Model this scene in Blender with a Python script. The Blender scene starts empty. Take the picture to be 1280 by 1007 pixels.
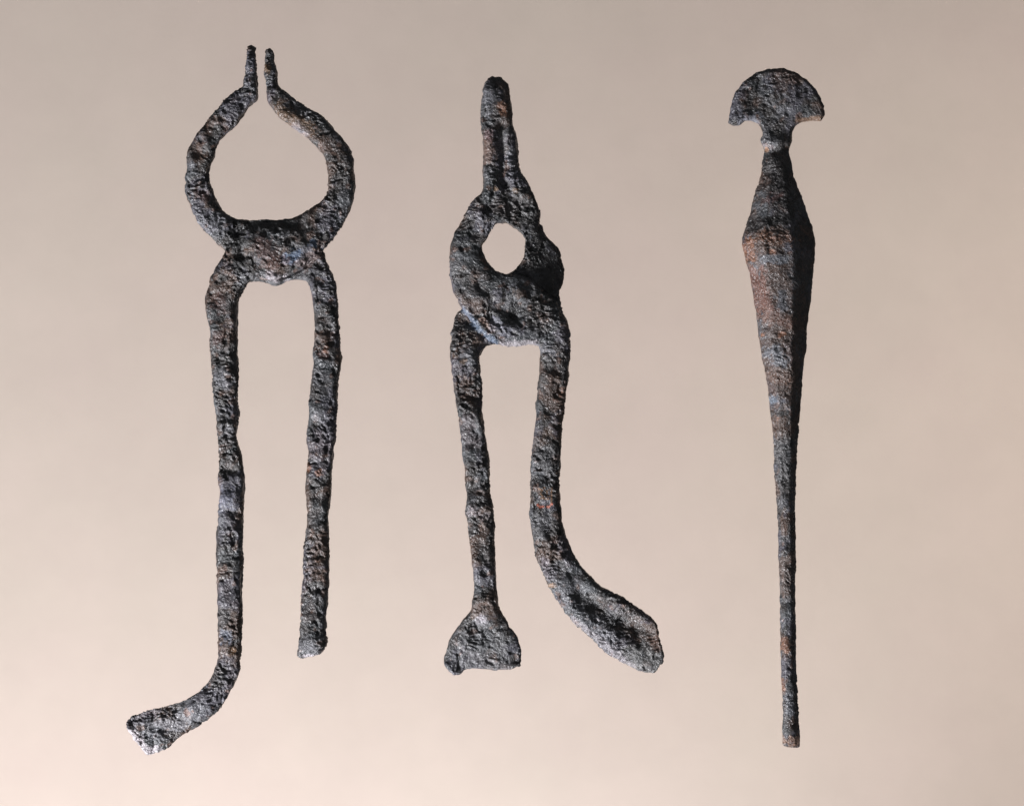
import bpy, math
import numpy as np
from mathutils import Vector

# ------------------------------------------------------------------ scale, camera, light
S = 0.0004                       # metres per photograph pixel on the plane of the tools
CAM_H = 1.6                      # camera height above the glass
F = 1.0 - 16.0 * S / CAM_H       # outlines are seen at mid height of the bars
GLASS_T = 0.008
DROP_Z = -0.62                   # backdrop paper hangs well below the glass plate

scene = bpy.context.scene
col = scene.collection

cam_d = bpy.data.cameras.new('camera')
cam = bpy.data.objects.new('camera', cam_d)
col.objects.link(cam)
cam.location = (0, 0, CAM_H)
cam_d.sensor_fit = 'HORIZONTAL'
cam_d.sensor_width = 36.0
cam_d.lens = 36.0 * CAM_H / (1280 * S)
cam_d.clip_start = 0.05
cam_d.clip_end = 50
scene.camera = cam

world = bpy.data.worlds.new('World')
scene.world = world
world.use_nodes = True
bg = world.node_tree.nodes['Background']
bg.inputs['Color'].default_value = (0.92, 0.95, 1.0, 1)
bg.inputs['Strength'].default_value = 0.10

def area_lamp(name, loc, target, sx, sy, power, color):
    d = bpy.data.lights.new(name, 'AREA')
    d.shape = 'RECTANGLE'
    d.size, d.size_y = sx, sy
    d.energy = power
    d.color = color
    o = bpy.data.objects.new(name, d)
    col.objects.link(o)
    o.location = loc
    o.rotation_euler = (Vector(target) - Vector(loc)).to_track_quat('-Z', 'Y').to_euler()
    return o

# key lamp low at the foot of the tools and to their left, above the glass
area_lamp('key_lamp', (-1.05, -1.18, 0.60), (0.0, 0.0, 0.0), 0.30, 0.30, 65, (0.97, 0.965, 1.0))
# two added lamps under the glass shape the paper's gradient: one from the foot end, a weak one from the right
area_lamp('added_backdrop_lamp', (0.23, -0.94, -0.47), (-0.80, -0.81, DROP_Z), 0.26, 0.3, 33.0, (0.91, 0.95, 1.0))
area_lamp('added_backdrop_fill', (0.56, -0.02, -0.13), (0.55, -0.02, DROP_Z), 0.25, 0.25, 1.9, (1.0, 0.93, 0.84))

scene.view_settings.view_transform = 'Standard'
scene.view_settings.look = 'None'
scene.view_settings.gamma = 1
scene.view_settings.exposure = 0
scene.view_settings.use_curve_mapping = False

# ------------------------------------------------------------------ materials
def new_mat(name):
    m = bpy.data.materials.new(name)
    m.use_nodes = True
    nt = m.node_tree
    for n in list(nt.nodes):
        nt.nodes.remove(n)
    return m, nt, nt.nodes.new('ShaderNodeOutputMaterial')

def noise_node(nt, vec, scale, detail=4, rough=0.6, dist=0.0):
    n = nt.nodes.new('ShaderNodeTexNoise')
    n.inputs['Scale'].default_value = scale
    n.inputs['Detail'].default_value = detail
    n.inputs['Roughness'].default_value = rough
    n.inputs['Distortion'].default_value = dist
    nt.links.new(vec, n.inputs['Vector'])
    return n.outputs['Fac']

def ramp(nt, fac, stops):
    r = nt.nodes.new('ShaderNodeValToRGB')
    el = r.color_ramp.elements
    while len(el) < len(stops):
        el.new(0.5)
    for e, (p, c) in zip(el, stops):
        e.position = p
        e.color = (c, c, c, 1) if not isinstance(c, tuple) else c + (1,)
    nt.links.new(fac, r.inputs['Fac'])
    return r.outputs['Color']

def iron_material():
    m, nt, out = new_mat('corroded_iron')
    L = nt.links.new
    p = nt.nodes.new('ShaderNodeBsdfPrincipled')
    tc = nt.nodes.new('ShaderNodeTexCoord').outputs['Object']
    at = nt.nodes.new('ShaderNodeAttribute')
    at.attribute_name = 'patina_and_light'
    # fine speckle of scale and oxide grains on top of the patina colours
    sp = ramp(nt, noise_node(nt, tc, 700, 5, 0.8, 0.8), [(0.32, 0.42), (0.48, 0.82), (0.60, 1.25), (0.72, 2.0)])
    mul = nt.nodes.new('ShaderNodeMix')
    mul.data_type = 'RGBA'
    mul.blend_type = 'MULTIPLY'
    mul.clamp_result = False
    mul.inputs[0].default_value = 1.0
    L(at.outputs['Color'], mul.inputs[6])
    L(sp, mul.inputs[7])
    L(mul.outputs[2], p.inputs['Base Color'])
    ro = ramp(nt, noise_node(nt, tc, 260, 4, 0.7), [(0.36, 0.34), (0.64, 0.60)])
    L(ro, p.inputs['Roughness'])
    p.inputs['Specular IOR Level'].default_value = 0.85
    b1 = nt.nodes.new('ShaderNodeBump')
    b1.inputs['Strength'].default_value = 0.9
    b1.inputs['Distance'].default_value = 0.0009
    L(noise_node(nt, tc, 760, 2, 0.6, 1.0), b1.inputs['Height'])
    L(b1.outputs['Normal'], p.inputs['Normal'])
    L(p.outputs[0], out.inputs['Surface'])
    return m

def paper_material():
    m, nt, out = new_mat('backdrop_paper')
    L = nt.links.new
    p = nt.nodes.new('ShaderNodeBsdfPrincipled')
    tc = nt.nodes.new('ShaderNodeTexCoord').outputs['Object']
    # hand-made paper: blotches drifting between pinkish and buff, plus a finer cloudy tone
    hue = ramp(nt, noise_node(nt, tc, 4.5, 5, 0.6), [(0.36, (0.504, 0.408, 0.362)), (0.64, (0.496, 0.412, 0.358))])
    tone = ramp(nt, noise_node(nt, tc, 22, 6, 0.68), [(0.30, 0.975), (0.70, 1.03)])
    mx = nt.nodes.new('ShaderNodeMix')
    mx.data_type = 'RGBA'
    mx.blend_type = 'MULTIPLY'
    mx.inputs[0].default_value = 1.0
    L(hue, mx.inputs[6])
    L(tone, mx.inputs[7])
    L(mx.outputs[2], p.inputs['Base Color'])
    p.inputs['Roughness'].default_value = 0.9
    p.inputs['Specular IOR Level'].default_value = 0.1
    b = nt.nodes.new('ShaderNodeBump')
    b.inputs['Strength'].default_value = 0.05
    b.inputs['Distance'].default_value = 0.001
    L(noise_node(nt, tc, 320, 3, 0.6), b.inputs['Height'])
    L(b.outputs['Normal'], p.inputs['Normal'])
    L(p.outputs[0], out.inputs['Surface'])
    return m

def glass_material():
    m, nt, out = new_mat('clear_glass')
    L = nt.links.new
    tr = nt.nodes.new('ShaderNodeBsdfTransparent')
    tr.inputs['Color'].default_value = (0.985, 0.995, 0.988, 1)
    gl = nt.nodes.new('ShaderNodeBsdfGlossy')
    gl.inputs['Roughness'].default_value = 0.0
    fr = nt.nodes.new('ShaderNodeFresnel')
    fr.inputs['IOR'].default_value = 1.45
    mx = nt.nodes.new('ShaderNodeMixShader')
    L(fr.outputs[0], mx.inputs[0])
    L(tr.outputs[0], mx.inputs[1])
    L(gl.outputs[0], mx.inputs[2])
    L(mx.outputs[0], out.inputs['Surface'])
    return m

IRON = iron_material()

# ------------------------------------------------------------------ setting
def mesh_obj(name, verts, faces, mat, parent=None):
    me = bpy.data.meshes.new(name)
    me.from_pydata(verts, [], faces)
    me.update()
    me.materials.append(mat)
    o = bpy.data.objects.new(name, me)
    col.objects.link(o)
    o.parent = parent
    return o

# backdrop: a gently curved sheet of paper, rising a little past its far edge
bv, bf = [], []
NY = 40
for j in range(NY + 1):
    y = -1.5 + 3.0 * j / NY
    for x in (-1.6, 1.6):
        for dz in (0.0, -0.0006):
            bv.append((x, y, DROP_Z + dz))
for j in range(NY):
    a, b = 4 * j, 4 * j + 4
    bf += [(a, a + 2, b + 2, b), (a + 1, b + 1, b + 3, a + 3),
           (a, b, b + 1, a + 1), (a + 2, a + 3, b + 3, b + 2)]
e = 4 * NY
bf += [(0, 1, 3, 2), (e, e + 2, e + 3, e + 1)]
drop = mesh_obj('backdrop', bv, bf, paper_material())
drop['kind'] = 'structure'

gx, gy = 0.36, 0.29
gv = [(sx * gx, sy * gy, z) for z in (0.0, -GLASS_T) for sx, sy in ((-1, -1), (1, -1), (1, 1), (-1, 1))]
gf = [(0, 1, 2, 3), (7, 6, 5, 4), (0, 4, 5, 1), (1, 5, 6, 2), (2, 6, 7, 3), (3, 7, 4, 0)]
plate = mesh_obj('glass_plate', gv, gf, glass_material())
plate['kind'] = 'structure'

# ------------------------------------------------------------------ numpy noise (gradient noise, px units)
GRAD = np.random.default_rng(5).normal(size=(1024, 3)).astype(np.float32)
GRAD /= np.linalg.norm(GRAD, axis=1)[:, None]

def perlin(P, scale, seed):
    p = P / scale + 57.3 * seed
    i = np.floor(p).astype(np.int64)
    f = (p - i).astype(np.float32)
    u = f * f * f * (f * (f * 6 - 15) + 10)
    out = np.zeros(len(P), np.float32)
    for dx in (0, 1):
        wx = u[:, 0] if dx else 1 - u[:, 0]
        for dy in (0, 1):
            wy = u[:, 1] if dy else 1 - u[:, 1]
            for dz in (0, 1):
                wz = u[:, 2] if dz else 1 - u[:, 2]
                h = ((i[:, 0] + dx) * 73856093) ^ ((i[:, 1] + dy) * 19349663) ^ ((i[:, 2] + dz) * 83492791) ^ (seed * 2654435)
                h = (h ^ (h >> 13)) * 1274126177 & 0x7fffffff
                h = (h ^ (h >> 16)) & 0xffff
                g = GRAD[h & 1023]
                out += wx * wy * wz * (g[:, 0] * (f[:, 0] - dx) + g[:, 1] * (f[:, 1] - dy) + g[:, 2] * (f[:, 2] - dz))
    return out * 1.6

def sstep(a, b, x):
    t = np.clip((x - a) / (b - a), 0, 1)
    return t * t * (3 - 2 * t)

def seg_dist(x, y, pts):
    d = np.full(len(x), 1e9)
    if len(pts) == 1:
        return np.hypot(x - pts[0][0], y - pts[0][1])
    for (ax, ay), (bx, by) in zip(pts[:-1], pts[1:]):
        vx, vy = bx - ax, by - ay
        t = np.clip(((x - ax) * vx + (y - ay) * vy) / (vx * vx + vy * vy), 0, 1)
        d = np.minimum(d, np.hypot(x - ax - t * vx, y - ay - t * vy))
    return d

# ------------------------------------------------------------------ forging: lofted bars and cut plates in px space
def catmull(A, n):
    """resample rows of A to n steps per span with a mild Catmull-Rom"""
    A = np.asarray(A, float)
    P = np.vstack([2 * A[0] - A[1], A, 2 * A[-1] - A[-2]])
    out = []
    for k in range(1, len(P) - 2):
        p0, p1, p2, p3 = P[k - 1], P[k], P[k + 1], P[k + 2]
        for t in np.arange(n) / n:
            m1, m2 = 0.47 * (p2 - p0), 0.47 * (p3 - p1)
            t2, t3 = t * t, t * t * t
            out.append((2 * t3 - 3 * t2 + 1) * p1 + (t3 - 2 * t2 + t) * m1 + (-2 * t3 + 3 * t2) * p2 + (t3 - t2) * m2)
    out.append(A[-1])
    return np.array(out)

def super_profile(n=3.2, k=28):
    a = np.arange(k) * 2 * math.pi / k
    c, s = np.cos(a), np.sin(a)
    return np.stack([np.sign(c) * np.abs(c) ** (2 / n), np.sign(s) * np.abs(s) ** (2 / n)], 1)

def loft(st, prof):
    """st rows: xl yl xr yr zl zr t  (left edge, right edge, their heights, thickness)"""
    R = catmull(st, 4)
    k = len(prof)
    V, Fc = [], []
    for xl, yl, xr, yr, zl, zr, t in R:
        mx, my, hx, hy = (xl + xr) / 2, (yl + yr) / 2, (xr - xl) / 2, (yr - yl) / 2
        for c, s in prof:
            V.append((mx + hx * c, my + hy * c, (zl + zr) / 2 + (zr - zl) / 2 * c + t / 2 * s))
    n = len(R)
    for i in range(n - 1):
        for j in range(k):
            a, b = i * k + j, i * k + (j + 1) % k
            Fc.append((a, b, b + k, a + k))
    Fc.append(tuple(range(k - 1, -1, -1)))
    Fc.append(tuple((n - 1) * k + j for j in range(k)))
    return V, Fc

def bar(pairs, z=14.0, t=27.0, prof=None):
    """pairs of outline points; each may carry (z, t) or (zl, zr, t)"""
    rows = []
    for p in pairs:
        if len(p) == 4:
            rows.append((*p, z, z, t))
        elif len(p) == 6:
            rows.append((*p[:4], p[4], p[4], p[5]))
        else:
            rows.append(p)
    return loft(rows, prof if prof is not None else super_profile())

def slab(outline, z0, z1, inset=3.0):
    """closed plate cut to an outline with a chamfered rim"""
    P = np.array(outline, float)
    c = P.mean(0)
    area = 0.5 * np.sum(P[:, 0] * np.roll(P[:, 1], -1) - np.roll(P[:, 0], -1) * P[:, 1])
    d = np.roll(P, -1, 0) - np.roll(P, 1, 0)
    nrm = np.stack([d[:, 1], -d[:, 0]], 1)
    nrm /= np.linalg.norm(nrm, axis=1)[:, None] * (1 if area > 0 else -1)
    Q = P - nrm * inset
    n = len(P)
    V = [(*q, z0) for q in Q] + [(*p, z0 + inset) for p in P] + [(*p, z1 - inset) for p in P] + [(*q, z1) for q in Q]
    Fc = [tuple(range(n))[::-1], tuple(3 * n + i for i in range(n))]
    for r in range(3):
        for i in range(n):
            a, b = r * n + i, r * n + (i + 1) % n
            Fc.append((a, b, b + n, a + n))
    return V, Fc

VOX = 0.92

def forge(pieces):
    """weld overlapping pieces into one skin; returns verts (px), quads"""
    V, Fc = [], []
    for v, f in pieces:
        o = len(V)
        V += v
        Fc += [tuple(i + o for i in q) for q in f]
    me = bpy.data.meshes.new('tmp')
    me.from_pydata([tuple(v) for v in V], [], Fc)
    import bmesh
    bm = bmesh.new()
    bm.from_mesh(me)
    bmesh.ops.recalc_face_normals(bm, faces=bm.faces)
    bmesh.ops.triangulate(bm, faces=[f for f in bm.faces if len(f.verts) > 4])
    bm.to_mesh(me)
    bm.free()
    ob = bpy.data.objects.new('tmp', me)
    col.objects.link(ob)
    md = ob.modifiers.new('weld', 'REMESH')
    md.mode = 'VOXEL'
    md.voxel_size = VOX
    md.adaptivity = 0.0
    dg = bpy.context.evaluated_depsgraph_get()
    ev = ob.evaluated_get(dg)
    m2 = ev.to_mesh()
    n = len(m2.vertices)
    co = np.empty(n * 3)
    m2.vertices.foreach_get('co', co)
    co = co.reshape(-1, 3)
    ln = len(m2.loops)
    li = np.empty(ln, np.int32)
    m2.loops.foreach_get('vertex_index', li)
    quads = li.reshape(-1, 4)
    ev.to_mesh_clear()
    bpy.data.objects.remove(ob)
    bpy.data.meshes.remove(me)
    # photograph y runs down, so winding was kept in px space; work with y up from here
    return co, quads

def normals(co, q):
    a, b, c, d = (co[q[:, k]] for k in range(4))
    fn = np.cross(c - a, d - b)
    vn = np.zeros_like(co)
    for k in range(4):
        for ax in range(3):
            vn[:, ax] += np.bincount(q[:, k], fn[:, ax], len(co))
    l = np.linalg.norm(vn, axis=1)
    return vn / np.maximum(l, 1e-9)[:, None]

def relax(co, q, it):
    for _ in range(it):
        acc = np.zeros_like(co)
        cnt = np.zeros(len(co))
        for k in range(4):
            nb = q[:, (k + 1) % 4]
            for ax in range(3):
                acc[:, ax] += np.bincount(q[:, k], co[nb, ax], len(co))
                acc[:, ax] += np.bincount(nb, co[q[:, k], ax], len(co))
            cnt += np.bincount(q[:, k], minlength=len(co)) + np.bincount(nb, minlength=len(co))
        co = co * 0.5 + 0.5 * acc / cnt[:, None]
    return co

def punch(co, poly):
    """clear an eye hole: skin that lies inside the outline is pushed back to its rim"""
    x, y = co[:, 0], co[:, 1]
    ins = np.zeros(len(co), bool)
    best = np.full(len(co), 1e9)
    nx, ny = x.copy(), y.copy()
    for (ax, ay), (bx, by) in zip(poly, poly[1:] + poly[:1]):
        ins ^= ((ay > y) != (by > y)) & (x < (bx - ax) * (y - ay) / (by - ay + 1e-12) + ax)
        vx, vy = bx - ax, by - ay
        t = np.clip(((x - ax) * vx + (y - ay) * vy) / (vx * vx + vy * vy), 0, 1)
        d = np.hypot(x - ax - t * vx, y - ay - t * vy)
        m = d < best
        best[m] = d[m]
        nx[m], ny[m] = (ax + t * vx)[m], (ay + t * vy)[m]
    co = co.copy()
    co[ins, 0], co[ins, 1] = nx[ins], ny[ins]
    return co

def corrode(co, q, seed, dents, rough=1.0):
    """dents: (polyline, width, height) worked into the upper surface, then rust relief along the normals"""
    co = relax(co, q, 4)
    N = normals(co, q)
    up = sstep(-0.1, 0.5, N[:, 2])
    dz = np.zeros(len(co))
    for pts, w, h in dents:
        d = seg_dist(co[:, 0] + 1.5 * perlin(co, 9, seed + 40), co[:, 1] + 1.5 * perlin(co, 9, seed + 41), pts)
        dz += (0.72 if h < 0 else 0.9) * h * np.exp(-(d / w) ** 2)
    # hammered undulation along the bars
    dz += rough * sstep(8, 20, co[:, 2]) * (2.3 * perlin(co * np.array([0.6, 0.9, 0.0]), 29, seed + 30) + 1.7 * perlin(co * np.array([1.0, 0.8, 0.0]), 15, seed + 31))
    co = co.copy()
    co[:, 2] += dz * up
    N = normals(co, q)
    big = perlin(co, 34, seed + 1)
    mid = perlin(co, 13, seed + 2)
    sm = perlin(co, 6.0, seed + 3)
    # scaly strands: noise stretched in varying directions
    warp = np.stack([perlin(co, 22, seed + 4), perlin(co, 22, seed + 5), perlin(co, 22, seed + 6)], 1)
    st = co * np.array([0.75, 1.25, 1.0]) + warp * 9
    ridge = 1 - np.abs(perlin(st, 5.2, seed + 7)) * 2.2
    fine = perlin(co, 2.9, seed + 8)
    pit = sstep(0.30, 0.62, perlin(co, 10.5, seed + 9))
    flake = sstep(0.02, 0.10, perlin(co + warp * 5, 19, seed + 10)) - 0.5
    patchy = 0.32 + 0.68 * sstep(-0.3, 0.35, perlin(co, 45, seed + 11))
    d = rough * (1.0 * big + 1.25 * mid + 1.3 * sm * patchy + 1.35 * (ridge - 0.5) * patchy + 0.55 * fine * patchy
                 - 1.9 * pit + 0.75 * flake)
    co = co + N * d[:, None]
    return co, dict(big=big, mid=mid, sm=sm, ridge=ridge, fine=fine, pit=pit, flake=flake)

def patina_and_light(co, n, seed, spots):
    """colours of the corroded skin: black-brown scale, grey oxide, brown rust; spots include painted shade and glints"""
    a = perlin(co, 40, seed + 20)
    b = perlin(co, 15, seed + 21)
    c = perlin(co, 6, seed + 22)
    C = np.empty((len(co), 3))
    C[:] = (0.036, 0.031, 0.029)
    def mix(w, colr):
        w = np.clip(w, 0, 1)[:, None]
        C[:] = C * (1 - w) + np.array(colr) * w
    mix(sstep(0.0, 0.4, a + 0.6 * b + 0.3 * c) * 0.8, (0.090, 0.089, 0.096))     # grey oxide
    mix(sstep(0.05, 0.4, -a + 0.7 * b) * 0.8, (0.088, 0.052, 0.037))                  # brown
    mix(sstep(0.05, 0.35, perlin(co, 32, seed + 25) + 0.35 * b) * 0.55, (0.052, 0.060, 0.066))            # teal-grey
    mix(sstep(0.12, 0.4, perlin(co, 38, seed + 26) + 0.3 * c) * 0.6, (0.092, 0.086, 0.108))              # violet-grey
    mix(n['pit'] * 0.6, (0.014, 0.013, 0.013))
    mix(sstep(0.40, 0.62, perlin(co, 11, seed + 23) + 0.35 * c) * 0.65, (0.13, 0.075, 0.055))   # rust specks
    for pts, w, colr, amt in spots:
        d = seg_dist(co[:, 0], co[:, 1], pts) / w + 0.55 * b + 0.6 * c + 0.5 * n['fine']
        mix((1 - sstep(0.45, 1.15, d)) * amt, colr)
    return C

def emit(thing_name, label, cat, co, q, C, parts, base):
    """cut the skin into named parts under an Empty at the thing's base. parts: (name, parent_index, test, label)"""
    N = normals(co, q)
    W = np.empty_like(co)
    W[:, 0] = (co[:, 0] - 640) * S * F
    W[:, 1] = (503.5 - co[:, 1]) * S * F
    W[:, 2] = co[:, 2] * S
    Nw = N * np.array([1, -1, 1])
    W[:, 2] -= W[:, 2].min()
    q = q[:, ::-1]                      # mirrored in y
    root = bpy.data.objects.new(thing_name, None)
    root.empty_display_size = 0.02
    col.objects.link(root)
    bx, by = (base[0] - 640) * S * F, (503.5 - base[1]) * S * F
    root.location = (bx, by, 0)
    root['label'] = label
    root['category'] = cat
    W = W - np.array([bx, by, 0])
    fc = co[q].mean(1)
    # uneven seams between the parts
    left = np.ones(len(q), bool)
    made = []
    for name, par, test, lab in parts:
        sel = left & test(fc[:, 0], fc[:, 1], fc[:, 2])
        left &= ~sel
        qq = q[sel]
        idx, inv = np.unique(qq, return_inverse=True)
        inv = inv.reshape(-1, 4).astype(np.int32)
        me = bpy.data.meshes.new(name)
        me.vertices.add(len(idx))
        me.vertices.foreach_set('co', W[idx].ravel())
        me.loops.add(inv.size)
        me.loops.foreach_set('vertex_index', inv.ravel())
        me.polygons.add(len(inv))
        me.polygons.foreach_set('loop_start', np.arange(0, inv.size, 4, dtype=np.int32))
        me.update(calc_edges=True)
        me.polygons.foreach_set('use_smooth', np.ones(len(inv), bool))
        at = me.color_attributes.new('patina_and_light', 'FLOAT_COLOR', 'POINT')
        rgba = np.ones((len(idx), 4), np.float32)
        rgba[:, :3] = C[idx]
        at.data.foreach_set('color', rgba.ravel())
        me.normals_split_custom_set_from_vertices([tuple(v) for v in Nw[idx]])
        me.materials.append(IRON)
        o = bpy.data.objects.new(name, me)
        col.objects.link(o)
        o.parent = root if par is None else made[par]
        if lab:
            o['label'] = lab
        made.append(o)
    return root

RUST = (0.26, 0.11, 0.055)
OCHRE = (0.30, 0.17, 0.08)
REDBR = (0.12, 0.06, 0.05)
BLUE = (0.12, 0.18, 0.28)
PALE = (0.42, 0.38, 0.40)  # light on lower-facing edges and ends, painted in as colour
GREY = (0.15, 0.15, 0.165)
DARK = (0.016, 0.015, 0.015)

# ------------------------------------------------------------------ tongs with wide open jaws
jaw_a = [(313.5, 57.5, 316, 57.5, 15, 4), (311.5, 59.3, 318.2, 59.3, 15, 9), (310, 63, 319.7, 63, 15, 14), (308, 80.6, 320.1, 78.6, 15, 22), (305.5, 97, 320.7, 95, 15, 25),
         (304, 109, 322.1, 112, 14, 27), (297, 113, 322.6, 124, 14, 27), (281, 127.5, 311.6, 134, 14, 27), (261.8, 149.7, 297.3, 152),
         (248.6, 166, 281, 170), (236.4, 186, 272, 182), (233.4, 196, 268, 197), (233.4, 212.7, 262, 212.7), (232.3, 231, 263, 229),
         (233.3, 243, 265.5, 237), (240.5, 264.7, 271, 251), (252.7, 285, 280, 264), (266.9, 300, 291.3, 273, 12, 22),
         (284, 316, 312, 276, 9, 17), (310, 337, 334, 279, 8, 16), (345, 350, 360, 282, 8, 16), (372, 350, 392, 298, 9, 17),
         (383, 351, 405, 319, 11, 20), (387, 357, 413.1, 338, 13, 25), (391, 373, 419.2, 353), (393.8, 394.7, 422.3, 379), (394.1, 409, 425, 408),
         (392.4, 434.4, 425.6, 433), (391.9, 456.7, 427.5, 449), (389.8, 469, 424.2, 468.8), (387.3, 496.3, 422.2, 496.3),
         (385.6, 524, 420.8, 520.3), (383.5, 551, 418.7, 547), (385.6, 567, 417.7, 567), (382.5, 597, 414.8, 586), (382.1, 615, 413.9, 615),
         (385.4, 647, 411.3, 645), (383, 670, 410.8, 664), (380, 692.7, 411.3, 688), (380.2, 717, 410.8, 720), (377.9, 746.5, 410.1, 755),
         (375.3, 768, 407.8, 774), (374.8, 790, 407.8, 792), (374, 804, 408.9, 805), (371.5, 817, 403.5, 814, 13, 22), (378, 822.5, 397, 819, 12, 14)]
jaw_b = [(335, 61.5, 337.5, 61.5, 15, 4), (333.3, 63.3, 339.7, 63.3, 15, 9), (332.4, 67, 341.2, 67, 15, 14), (331.5, 84.7, 344.5, 86, 15, 21), (332.3, 101, 347.7, 99.5, 15, 24),
         (333.5, 117, 351, 110, 14, 26), (337, 129.4, 366, 121.3, 14, 27), (350.2, 146.6, 383, 134.5), (372.5, 164, 405, 148.7),
         (394.8, 181, 425.3, 171), (406, 197, 438.5, 188), (411.1, 217, 442.6, 212.7), (411.1, 227, 444, 226), (408, 244.4, 442.6, 245),
         (391, 259.6, 433.4, 271), (373, 270, 421.3, 291, 16, 27), (354, 275, 404, 312, 19, 23), (320, 276, 378, 336, 23, 20), (296, 283, 345, 350, 22, 20),
         (281, 316, 319, 348, 18, 24), (269, 335, 309, 354, 15, 27), (261.8, 352, 304, 363), (257.7, 374.4, 298.4, 375), (259.8, 395, 297.3, 402),
         (262.7, 417, 296.2, 413), (262.7, 434.4, 298.2, 432), (263.9, 451.6, 297, 449), (266.6, 482.5, 297.9, 482), (268.2, 499.7, 296.7, 499.7),
         (270.4, 520, 298.2, 515), (272.1, 536, 296.2, 535.8), (273.8, 551, 296.6, 549), (273.2, 569, 302, 569), (273.8, 598, 305.1, 595),
         (275, 618.8, 305.1, 618.8), (273, 642, 304.3, 645), (272.1, 661, 303.9, 663), (271.3, 681, 303, 685), (270.6, 703, 303.9, 700),
         (271.6, 722, 302.5, 722), (272.5, 746.5, 302.5, 750), (272.8, 785, 303, 780), (273.3, 815, 300.6, 816, 14, 14, 26),
         (270.7, 831.7, 299.1, 838, 15, 12, 25), (264.3, 848, 292.7, 855, 17, 11, 23), (251.4, 863, 285.5, 868, 18, 9, 20),
         (233.3, 874, 275, 884, 19, 8, 17), (207.5, 882.5, 254, 903, 19, 6, 14), (179, 889.8, 226, 921, 18, 4, 11),
         (163.6, 897.5, 204.9, 937.5, 17, 4, 9), (156.5, 905, 183, 944.5, 16, 5, 7)]
hinge1 = [(291, 276), (320, 276.5), (345, 276), (366, 274), (392, 300), (403, 314), (393, 335), (378, 345), (362, 350), (352, 356), (345, 357),
          (336, 353), (322, 350), (308, 353), (292, 330), (283, 312), (287, 295)]
co, q = forge([bar(jaw_a, prof=super_profile(3.6)), bar(jaw_b, prof=super_profile(3.6)), slab(hinge1, 2, 15, 4)])
dents1 = [([(402, 311), (376, 337), (356, 346)], 2.6, -5), ([(312, 279), (296, 296), (287, 312)], 2.6, -5), ([(300, 290), (304, 322)], 9, -5), ([(285, 284), (282, 306)], 6, 2.5), ([(318, 283), (372, 281)], 9, -5), ([(330, 320), (345, 335)], 16, 2.5),
          ([(345, 348)], 8, 3), ([(250, 180), (246, 190)], 8, -3), ([(243, 205)], 8, 2.5), ([(238, 228), (258, 222)], 6, -3),
          ([(283, 318), (300, 318)], 6, -3), ([(268, 370), (288, 362)], 8, -3), ([(272, 440), (292, 436)], 8, -2.5), ([(276, 470), (286, 472)], 8, 2.5),
          ([(276, 530), (292, 530)], 5, 2), ([(280, 585), (296, 588)], 7, -4), ([(288, 622)], 14, 4), ([(280, 638), (298, 640)], 5, -3),
          ([(280, 850), (268, 842)], 8, -4), ([(262, 853), (240, 874), (205, 886), (166, 899)], 5.5, -7), ([(258, 880), (272, 862)], 8, 2), ([(400, 350), (412, 352)], 7, -2.5), ([(396, 380), (418, 384)], 6, 1.8),
          ([(396, 415), (420, 412)], 7, -3), ([(404, 442)], 11, 3), ([(398, 515)], 8, 2), ([(390, 560), (412, 562)], 6, -3), ([(392, 620), (408, 622)], 6, -2.5),
          ([(398, 605)], 10, 2.5), ([(395, 640)], 10, -2.5), ([(385, 740), (405, 738)], 7, -2.5), ([(390, 805)], 12, 2.5),
          ([(352, 133), (375, 150)], 7, 1.5), ([(372, 138), (392, 150)], 7, -2), ([(418, 262), (430, 275)], 9, -2)]
co, nz = corrode(co, q, 3, dents1)
spots1 = [([(352, 140), (372, 152), (388, 164)], 10, (0.20, 0.12, 0.07), 0.6), ([(372, 160), (384, 168)], 6, PALE, 0.35), ([(335, 88)], 6, OCHRE, 0.5),
          ([(255, 275), (275, 282)], 9, GREY, 0.8), ([(240, 206)], 7, GREY, 0.8), ([(300, 285), (298, 330)], 13, DARK, 0.9), ([(310, 282), (365, 282)], 10, DARK, 0.85),  # hinge bevel and dip: shade painted dark; jaw edge: painted grey highlight
          ([(360, 324), (372, 318)], 8, BLUE, 0.65), ([(394, 305)], 7, BLUE, 0.65), ([(330, 310), (345, 330)], 15, REDBR, 0.6), ([(338, 346), (356, 348)], 6, PALE, 0.6),  # PALE: light painted along the hinge's lower edge
          ([(380, 330), (392, 320)], 8, (0.20, 0.15, 0.14), 0.7), ([(283, 622)], 14, (0.15, 0.155, 0.20), 0.8), ([(280, 655)], 10, GREY, 0.6),  # bluish grey spot: highlight painted on the handle bulge
          ([(285, 540)], 10, GREY, 0.6), ([(284, 795)], 10, (0.11, 0.14, 0.19), 0.6), ([(292, 812)], 5, OCHRE, 0.5), ([(275, 470), (285, 480)], 9, GREY, 0.7),
          ([(400, 590)], 6, RUST, 0.7), ([(386, 585)], 6, RUST, 0.5), ([(405, 443)], 8, REDBR, 0.7), ([(408, 436)], 5, RUST, 0.4), ([(400, 520)], 9, GREY, 0.6),
          ([(190, 915), (250, 885)], 15, GREY, 0.75), ([(163, 914), (172, 930), (190, 940)], 9, PALE, 0.85), ([(235, 890)], 5, RUST, 0.4), ([(386, 810)], 13, GREY, 0.7),  # PALE: light painted onto the foot's lower end
          ([(380, 819), (392, 819)], 3, PALE, 0.7), ([(275, 380)], 12, REDBR, 0.5), ([(272, 425)], 10, REDBR, 0.5), ([(255, 245)], 10, REDBR, 0.5)]
C = patina_and_light(co, nz, 3, spots1)
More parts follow.
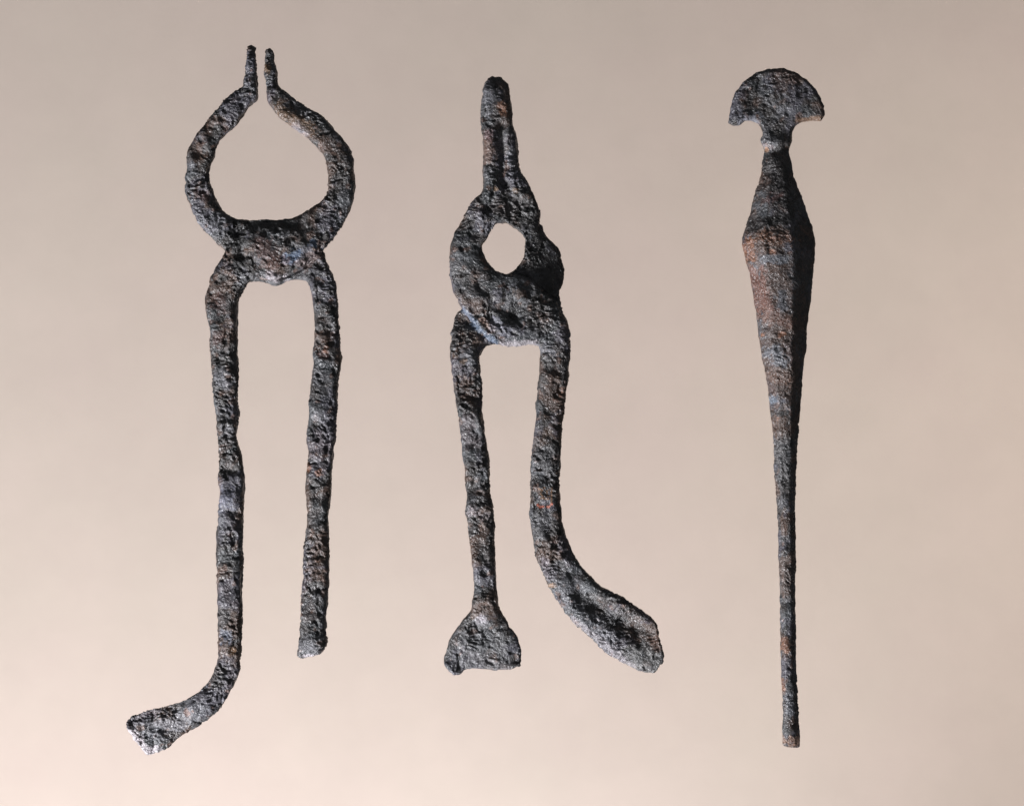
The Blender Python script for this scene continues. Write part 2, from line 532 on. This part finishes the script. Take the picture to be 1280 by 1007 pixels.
emit('tongs', 'corroded iron tongs with wide open rounded jaws and one bent, flattened handle foot', 'tongs', co, q, C, [
    ('hinge', None, lambda x, y, z: (y > 268) & (y < 356) & (x > 281) & (x < 404) & ((x - 343) * 0.62 + 276 < y + 40) & (y < 330 + 0.62 * np.abs(x - 343) * 0 + 28), 'rust-fused overlapping hinge plates with a bluish patch'),
    ('jaw', None, lambda x, y, z: (y < 318) & (x < 327), None),
    ('jaw', None, lambda x, y, z: (y < 318), 'curved jaw with an ochre rust patch'),
    ('handle', None, lambda x, y, z: (x < 345) & (y < 836 + (300 - x) * 0.35), None),
    ('handle', None, lambda x, y, z: (x > 345), 'shorter straight handle'),
    ('foot', 3, lambda x, y, z: x < 345, 'flattened foot bent outwards, its end painted pale as if lit'),
], (335, 500))

# ------------------------------------------------------------------ pincers with a closed beak
front2 = [(616, 97, 622, 97, 16, 6), (610.5, 101, 629, 100, 16, 16), (606.5, 108, 632, 107, 16, 24), (602.4, 124.7, 633, 124.7, 16, 30), (600.6, 140.8, 633, 141, 16, 32), (601.1, 157, 632, 158, 16, 32),
          (603.6, 174.7, 632, 175, 16, 33), (604.2, 194.4, 632, 195, 16, 33), (603.6, 215.8, 634, 216, 16, 33), (603, 238, 632, 238, 16, 33),
          (591, 252, 640, 276, 16, 31), (577, 277, 621, 287, 17, 29), (567, 295.5, 611, 302, 18, 27), (562.3, 317.4, 603.5, 312, 19, 26), (562.5, 346, 609, 327, 20, 25),
          (568, 367, 622, 339, 21, 22), (578, 386, 640, 342, 22, 21), (594, 406, 668, 352, 22, 20), (616, 428, 690, 372, 21, 20), (644, 433, 702, 392, 19, 22),
          (671, 431, 712.5, 412, 17, 25), (674.5, 447.7, 712, 445, 15, 27), (673, 471.5, 710.7, 471.5), (670.6, 503, 706.7, 500), (669, 531, 702.8, 531), (666, 559, 701.2, 559),
          (664, 594.6, 700.2, 594.6), (663.2, 613.4, 699.3, 613.4), (662.3, 641, 701.2, 637), (666.5, 674, 705.8, 664), (672, 699, 717, 691),
          (681.8, 724, 733, 714.5), (695.7, 749, 753, 733, 13, 17, 24), (712.4, 771.5, 780, 746, 11, 18, 22), (734.6, 794, 802, 763, 9, 18, 19), (759.6, 816, 819.4, 777, 7, 18, 16),
          (784.6, 831.6, 823, 791, 6, 17, 13), (801.3, 838.5, 829, 813.5, 6, 14, 11), (817, 840.8, 829.5, 827, 7, 11, 8)]
rear2 = [(617, 98, 625, 98.5, 15, 6), (614, 102, 632, 102, 15, 16), (614, 108, 635.5, 108, 15, 22), (616, 124.7, 637.8, 124.7, 15, 28), (616, 141, 639.4, 141, 15, 29), (617, 157, 641.7, 158.6, 15, 30),
         (618, 175, 646.2, 174, 15, 30), (618, 195, 647.6, 196, 15, 30), (618, 216, 649, 214, 15, 30), (622, 240, 660, 231, 15, 29), (618, 275, 672, 256, 14, 28),
         (636, 284, 675, 268, 14, 11, 26), (648, 292, 675, 277, 15, 9, 24), (651, 301, 684, 296, 16, 6, 22), (652, 312, 698, 309, 16, 3, 20), (650, 326, 705, 336, 16, 2, 18), (638, 338, 704, 353, 14, 3, 18),
         (620, 345, 698, 372, 8, 17), (590, 365, 680, 400, 8, 17), (572, 392, 640, 426, 9, 18), (566, 410, 612, 431, 11, 21), (562.8, 431, 603, 438, 13, 25),
         (562.8, 447.7, 599.9, 450), (565.7, 467.5, 600.9, 467.5), (568.7, 491.3, 603.5, 491.3), (572.3, 513.2, 602.7, 513.2), (574.7, 535, 605.9, 537), (578.6, 563, 610.2, 563),
         (581.2, 588.6, 611.6, 588.6), (582.2, 605, 611.8, 603), (583.1, 621.7, 613, 620), (580.9, 639, 617, 637), (584.5, 652.3, 617.8, 652.3), (587.3, 680, 618.4, 680),
         (590, 708, 620, 708), (592.6, 740, 621.5, 738, 13, 25), (589.8, 753, 622.8, 751, 13, 26), (587, 765, 625, 763.5, 12, 24), (576.1, 777.4, 633.1, 775, 11, 19),
         (563.6, 794, 644.3, 790, 10, 15), (557.2, 810.7, 649.8, 808, 9, 13), (554.5, 824, 652, 822, 8, 12), (556, 834.4, 650.5, 832.5, 8, 9)]
lip2 = [(556, 826), (650, 826), (650.5, 832), (636, 836.5), (620, 838.5), (604, 835.5), (592, 834.5), (582, 837), (575, 843), (567, 843.5), (559, 838)]
plate2 = [(606, 335), (622, 341), (635, 343), (648, 336), (660, 330), (690, 345), (699, 368), (703, 390), (712, 408), (700, 424), (672, 429), (650, 430), (634, 434), (622, 429), (606, 416), (590, 398), (578, 380)]
co, q = forge([bar(front2, prof=super_profile(3.4)), bar(rear2, prof=super_profile(3.4)), slab(lip2, 3, 13, 3), slab(plate2, 3, 16, 4),
               slab([(596, 250), (606, 236), (656, 230), (668, 246), (672, 262), (658, 292), (642, 288), (626, 281), (620, 286), (608, 300), (586, 275)], 5, 26, 4)])
dents2 = [([(625, 158), (628, 190), (626, 226)], 5, -5.5), ([(612, 165), (613, 225)], 6, 2), ([(636, 170), (637, 225)], 6, 2), ([(631, 230), (640, 245)], 5, -4), ([(619, 240), (612, 262)], 5, -4),
          ([(650, 255), (660, 258)], 7, -4), ([(669, 264)], 6, 3.5), ([(590, 264)], 6, 3), ([(597, 255), (604, 276)], 6, 2), ([(600, 295), (588, 296)], 5, -2.5), ([(618, 284), (612, 296)], 5, -3),
          ([(645, 392)], 13, -7), ([(625, 386), (618, 380)], 7, -3.5), ([(649, 368)], 9, 3.5), ([(668, 380), (690, 330)], 16, -3.5), ([(626, 408), (650, 412)], 10, 2.5),
          ([(580, 390), (598, 410), (622, 430)], 5, 1.5), ([(577, 482), (594, 474)], 6, -4.5), ([(584, 495), (600, 500)], 8, -4), ([(584, 520)], 9, 2), ([(588, 612), (606, 603)], 6, -5),
          ([(586, 634), (612, 634)], 7, 3), ([(590, 750), (620, 748)], 5, 2), ([(604, 772)], 10, 3.5), ([(597, 822), (578, 836)], 6, -2), ([(640, 815), (646, 832)], 4, -2),
          ([(684, 460), (700, 464)], 7, -2.5), ([(685, 505)], 8, -2.5), ([(684, 470)], 7, 2), ([(724, 744), (762, 768), (798, 790)], 13.5, -11), ([(765, 752), (806, 775)], 10, 3.5),
          ([(700, 735), (735, 770)], 10, 2), ([(770, 805), (800, 825)], 13, 2.5), ([(706, 760), (720, 776)], 5, -3.5), ([(790, 782), (816, 790)], 5, -3)]
eye = [(623.5, 270), (633, 277), (648, 288.5), (656.5, 295.5), (657.5, 306.5), (655.5, 322), (648, 335), (641, 340), (634, 344.5), (621.5, 341), (610.5, 328.5), (603, 315.5),
       (601.2, 305), (607.5, 299.5), (612, 290.5), (619, 279.5)]
co = punch(co, eye)
co, nz = corrode(co, q, 7, dents2, 0.92)
# remnants of a painted number on the handle: short strokes, partly rubbed off
OCH2, RED2 = (0.34, 0.19, 0.10), (0.42, 0.11, 0.06)
marks = [([(673, 610), (678, 612), (675, 617), (680, 620)], 0.95, OCH2, 0.8), ([(679, 609), (686, 611)], 0.9, OCH2, 0.8), ([(683, 612), (684, 619), (689, 620)], 0.9, OCH2, 0.8),
         ([(690, 609), (689, 616)], 0.9, OCH2, 0.8), ([(676, 622), (686, 623)], 0.8, OCH2, 0.7), ([(689, 618), (689, 631)], 0.8, OCH2, 0.8),
         ([(672, 630), (675, 633.5), (679, 632.5)], 1.4, RED2, 0.85), ([(684, 632.5), (688, 633.5), (689.5, 629)], 1.5, RED2, 1.0)]
spots2 = [([(612, 110), (610, 140)], 8, GREY, 0.7), ([(628, 135), (630, 142)], 6, RUST, 0.5), ([(610, 180), (612, 200)], 9, (0.17, 0.11, 0.09), 0.7), ([(612, 170)], 7, (0.20, 0.12, 0.12), 0.6),
          ([(628, 165), (632, 190)], 7, (0.14, 0.14, 0.14), 0.7), ([(636, 195), (640, 205)], 5, GREY, 0.7), ([(620, 237)], 4, OCHRE, 0.5), ([(645, 240)], 4, OCHRE, 0.4),
          ([(665, 258), (684, 320), (690, 360)], 24, (0.020, 0.018, 0.017), 0.9), ([(645, 392)], 13, DARK, 0.95), ([(620, 388)], 8, DARK, 0.8), ([(648, 367)], 7, (0.13, 0.09, 0.07), 0.7),  # rear jaw and hinge hollow: shade painted in as dark colour
          ([(580, 388), (596, 408), (620, 430)], 4.5, (0.13, 0.18, 0.26), 0.6), ([(604, 400), (615, 412)], 5, (0.30, 0.20, 0.16), 0.7), ([(620, 405), (632, 415)], 9, (0.20, 0.20, 0.24), 0.7),
          ([(628, 430), (670, 429)], 5, PALE, 0.6), ([(570, 340), (590, 360)], 16, (0.07, 0.066, 0.066), 0.6), ([(580, 438), (584, 452)], 10, GREY, 0.7), ([(580, 452)], 4, OCHRE, 0.4),
          ([(585, 528), (590, 550)], 12, (0.12, 0.10, 0.105), 0.7), ([(676, 435), (690, 440)], 8, GREY, 0.8), ([(700, 490)], 6, RUST, 0.3), ([(686, 580), (670, 560)], 14, (0.075, 0.075, 0.08), 0.6),
          ([(592, 638), (604, 645)], 7, (0.30, 0.26, 0.27), 0.6), ([(602, 772)], 8, (0.38, 0.35, 0.38), 0.75), ([(600, 810)], 34, (0.115, 0.115, 0.12), 0.7), ([(590, 820), (640, 836)], 7, (0.24, 0.23, 0.24), 0.5),
          ([(690, 730)], 5, OCHRE, 0.8), ([(680, 700), (690, 720)], 8, (0.22, 0.19, 0.21), 0.6), ([(790, 815), (815, 832)], 16, (0.15, 0.145, 0.14), 0.7), ([(700, 720), (760, 795)], 15, GREY, 0.55),
          ([(724, 745), (800, 792)], 11, (0.022, 0.021, 0.021), 0.7), ([(715, 772), (790, 832)], 5, PALE, 0.35)]  # dark run: shade painted into the spoon hollow
C = patina_and_light(co, nz, 7, spots2)
for pts, w, colr, amt in marks:
    d = seg_dist(co[:, 0], co[:, 1], pts) + 0.5 * nz['fine']
    wgt = ((1 - sstep(w * 0.7, w * 1.4, d)) * amt * (co[:, 2] > 12) * (nz['sm'] > -0.35))[:, None]
    C = C * (1 - wgt) + np.array(colr) * wgt
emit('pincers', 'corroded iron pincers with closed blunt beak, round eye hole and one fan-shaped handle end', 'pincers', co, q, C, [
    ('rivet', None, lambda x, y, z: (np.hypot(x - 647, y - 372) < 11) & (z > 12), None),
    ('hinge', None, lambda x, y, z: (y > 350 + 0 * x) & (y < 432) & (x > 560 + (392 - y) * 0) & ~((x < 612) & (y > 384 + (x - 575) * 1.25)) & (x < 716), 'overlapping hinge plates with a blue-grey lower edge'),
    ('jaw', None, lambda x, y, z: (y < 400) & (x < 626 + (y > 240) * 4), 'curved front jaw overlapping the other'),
    ('jaw', None, lambda x, y, z: (y < 400) & (x >= 626), 'rear jaw with shade painted in'),
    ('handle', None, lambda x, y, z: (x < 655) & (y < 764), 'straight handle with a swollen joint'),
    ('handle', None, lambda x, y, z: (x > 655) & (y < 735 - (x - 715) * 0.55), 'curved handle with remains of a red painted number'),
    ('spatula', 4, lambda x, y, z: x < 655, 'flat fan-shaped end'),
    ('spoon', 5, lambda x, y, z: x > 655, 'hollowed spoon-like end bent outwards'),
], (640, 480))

# ------------------------------------------------------------------ spike with a mushroom-shaped head
head = [(908.5, 156), (910.5, 147.5), (912.8, 132.6), (918, 117.7), (929, 102.8), (944, 92.4), (960.5, 88.2), (977, 88.2), (992, 92.4), (1006.7, 101.3), (1017, 113.2), (1023.8, 123.6),
        (1028.3, 135.6), (1029, 146), (1024.5, 153.4), (1011, 152.7), (999.2, 155), (992.5, 159), (988.5, 166), (987.5, 176), (983, 186), (955, 186), (951, 178), (952, 166), (946.6, 157),
        (938, 152), (929.2, 152.7), (923.2, 158), (915.8, 159.4)]
# flat middle facet, narrow sloping facets left and right
facet = np.array([(1.0, 0.0), (0.98, 0.18), (0.40, 0.88), (0.31, 0.96), (-0.05, 1.0), (-0.45, 0.97), (-0.55, 0.90), (-0.95, 0.25), (-1.0, 0.05), (-0.92, -0.35), (-0.5, -0.95), (0.0, -1.0), (0.5, -0.95), (0.92, -0.35)])
body = [(952.5, 168, 988.5, 168, 22, 20), (949, 178, 989, 178, 22, 27), (954, 189, 984.5, 189, 22, 25), (951.5, 204, 988.6, 204, 22, 30), (950, 219, 991.4, 218, 22, 34), (942.3, 241.5, 998.6, 241.5, 22, 42), (936.5, 266, 1007.8, 266, 22, 50),
        (930.3, 285, 1013.3, 284, 22, 58), (926.5, 301, 1017, 300, 22, 62), (929.2, 318, 1017.2, 318, 22, 61), (935.7, 343, 1014.6, 348, 22, 57), (940, 370.4, 1011.7, 378, 22, 53), (944.6, 399, 1008.2, 400, 22, 48),
        (948, 428.4, 1007, 432, 20, 45), (953.6, 456.8, 1003.2, 460, 19, 41), (957.9, 485, 1002, 485, 17, 37), (962.3, 515.8, 999, 515.8, 16, 33), (965.4, 547, 997.3, 543, 15, 29), (966.7, 579, 995.5, 579, 14, 27),
        (968.4, 612, 994.4, 612, 13, 25), (971.8, 652, 994, 657, 12, 23), (972.6, 697, 994.7, 702, 12, 22), (973.9, 739, 994, 744, 11, 21), (974.7, 794.6, 994.7, 794.6, 11, 20), (975.6, 836.4, 994.9, 836.4, 11, 18),
        (977, 868, 997, 866, 11, 15), (977.3, 900, 998.6, 897, 11, 12), (976.7, 926, 999.6, 926, 11, 9), (977.2, 930, 999.4, 932, 11, 7), (979.5, 932.5, 997.5, 934, 11, 4)]
co, q = forge([slab(head, 14, 32, 4), bar(body, prof=facet)])
dents3 = [([(955, 182), (984, 180)], 5, 1), ([(960, 192), (982, 192)], 4, -2.5), ([(948, 130)], 14, -2), ([(930, 148), (920, 152)], 7, 2), ([(985, 120)], 18, 1.5), ([(1000, 150), (1020, 150)], 4, -2.5),
          ([(940, 290), (1000, 286)], 8, -2.5), ([(945, 275), (1000, 270)], 6, -1.5), ([(975, 380)], 7, -1.5), ([(965, 460)], 8, -1.5), ([(976, 640), (990, 640)], 5, -1.2), ([(976, 750), (990, 752)], 4, -2),
          ([(975, 790), (990, 800)], 7, -2), ([(980, 690)], 7, 1)]
co, nz = corrode(co, q, 12, dents3, 0.55)
spots3 = [([(955, 310), (968, 390), (976, 480)], 34, (0.085, 0.052, 0.040), 0.7), ([(960, 230), (975, 265)], 22, (0.055, 0.036, 0.030), 0.6), ([(975, 100)], 18, (0.065, 0.040, 0.033), 0.7), ([(948, 113), (952, 114)], 4, GREY, 0.8), ([(925, 148), (940, 152)], 9, (0.17, 0.17, 0.20), 0.7), ([(975, 141), (985, 143)], 7, GREY, 0.7),
          ([(996, 152), (1022, 151)], 4, (0.22, 0.13, 0.08), 0.8), ([(953, 183), (962, 186)], 4, (0.30, 0.25, 0.25), 0.5), ([(957, 189)], 3.5, (0.42, 0.20, 0.08), 0.6), ([(965, 205), (980, 260)], 16, DARK, 0.7),
          ([(958, 252), (970, 246)], 6, (0.10, 0.05, 0.045), 0.7), ([(940, 285), (985, 275)], 9, DARK, 0.8), ([(932, 305), (938, 325)], 7, RUST, 0.6), ([(950, 298), (985, 302)], 8, (0.18, 0.085, 0.05), 0.65),
          ([(962, 318)], 5, RUST, 0.8), ([(950, 325), (976, 326)], 7, (0.13, 0.14, 0.16), 0.8), ([(942, 345), (952, 385)], 12, (0.17, 0.08, 0.06), 0.75), ([(972, 370), (975, 385)], 8, (0.13, 0.14, 0.16), 0.7),
          ([(955, 395), (985, 405)], 10, (0.15, 0.08, 0.06), 0.7), ([(952, 420)], 4, RUST, 0.8), ([(975, 418)], 5, RUST, 0.7), ([(963, 440), (972, 452)], 11, (0.13, 0.14, 0.16), 0.8), ([(965, 468), (980, 475)], 10, (0.14, 0.085, 0.065), 0.7),
          ([(966, 500)], 7, (0.12, 0.15, 0.19), 0.8), ([(972, 523)], 4, RUST, 0.7), ([(975, 560), (980, 600)], 12, (0.095, 0.09, 0.09), 0.6), ([(980, 700), (982, 735)], 10, (0.12, 0.085, 0.07), 0.7), ([(978, 800), (982, 812)], 6, RUST, 0.5),
          ([(985, 870), (988, 890)], 9, (0.12, 0.125, 0.14), 0.7), ([(980, 925), (998, 925)], 6, (0.26, 0.15, 0.10), 0.75), ([(976, 850), (978, 860)], 4, RUST, 0.5)]
C = patina_and_light(co, nz, 12, spots3)
emit('spike', 'slender corroded iron spike with mushroom-shaped head and swollen faceted upper body', 'spike', co, q, C, [
    ('head', None, lambda x, y, z: y < 166, 'flat half-moon head'),
    ('collar', None, lambda x, y, z: y < 190, None),
    ('body', None, lambda x, y, z: y < 520, 'swollen faceted body with orange rust'),
    ('shaft', None, lambda x, y, z: y < 868, None),
    ('tip', 3, lambda x, y, z: y >= 868, 'flattened chisel-like tip'),
], (975, 500))
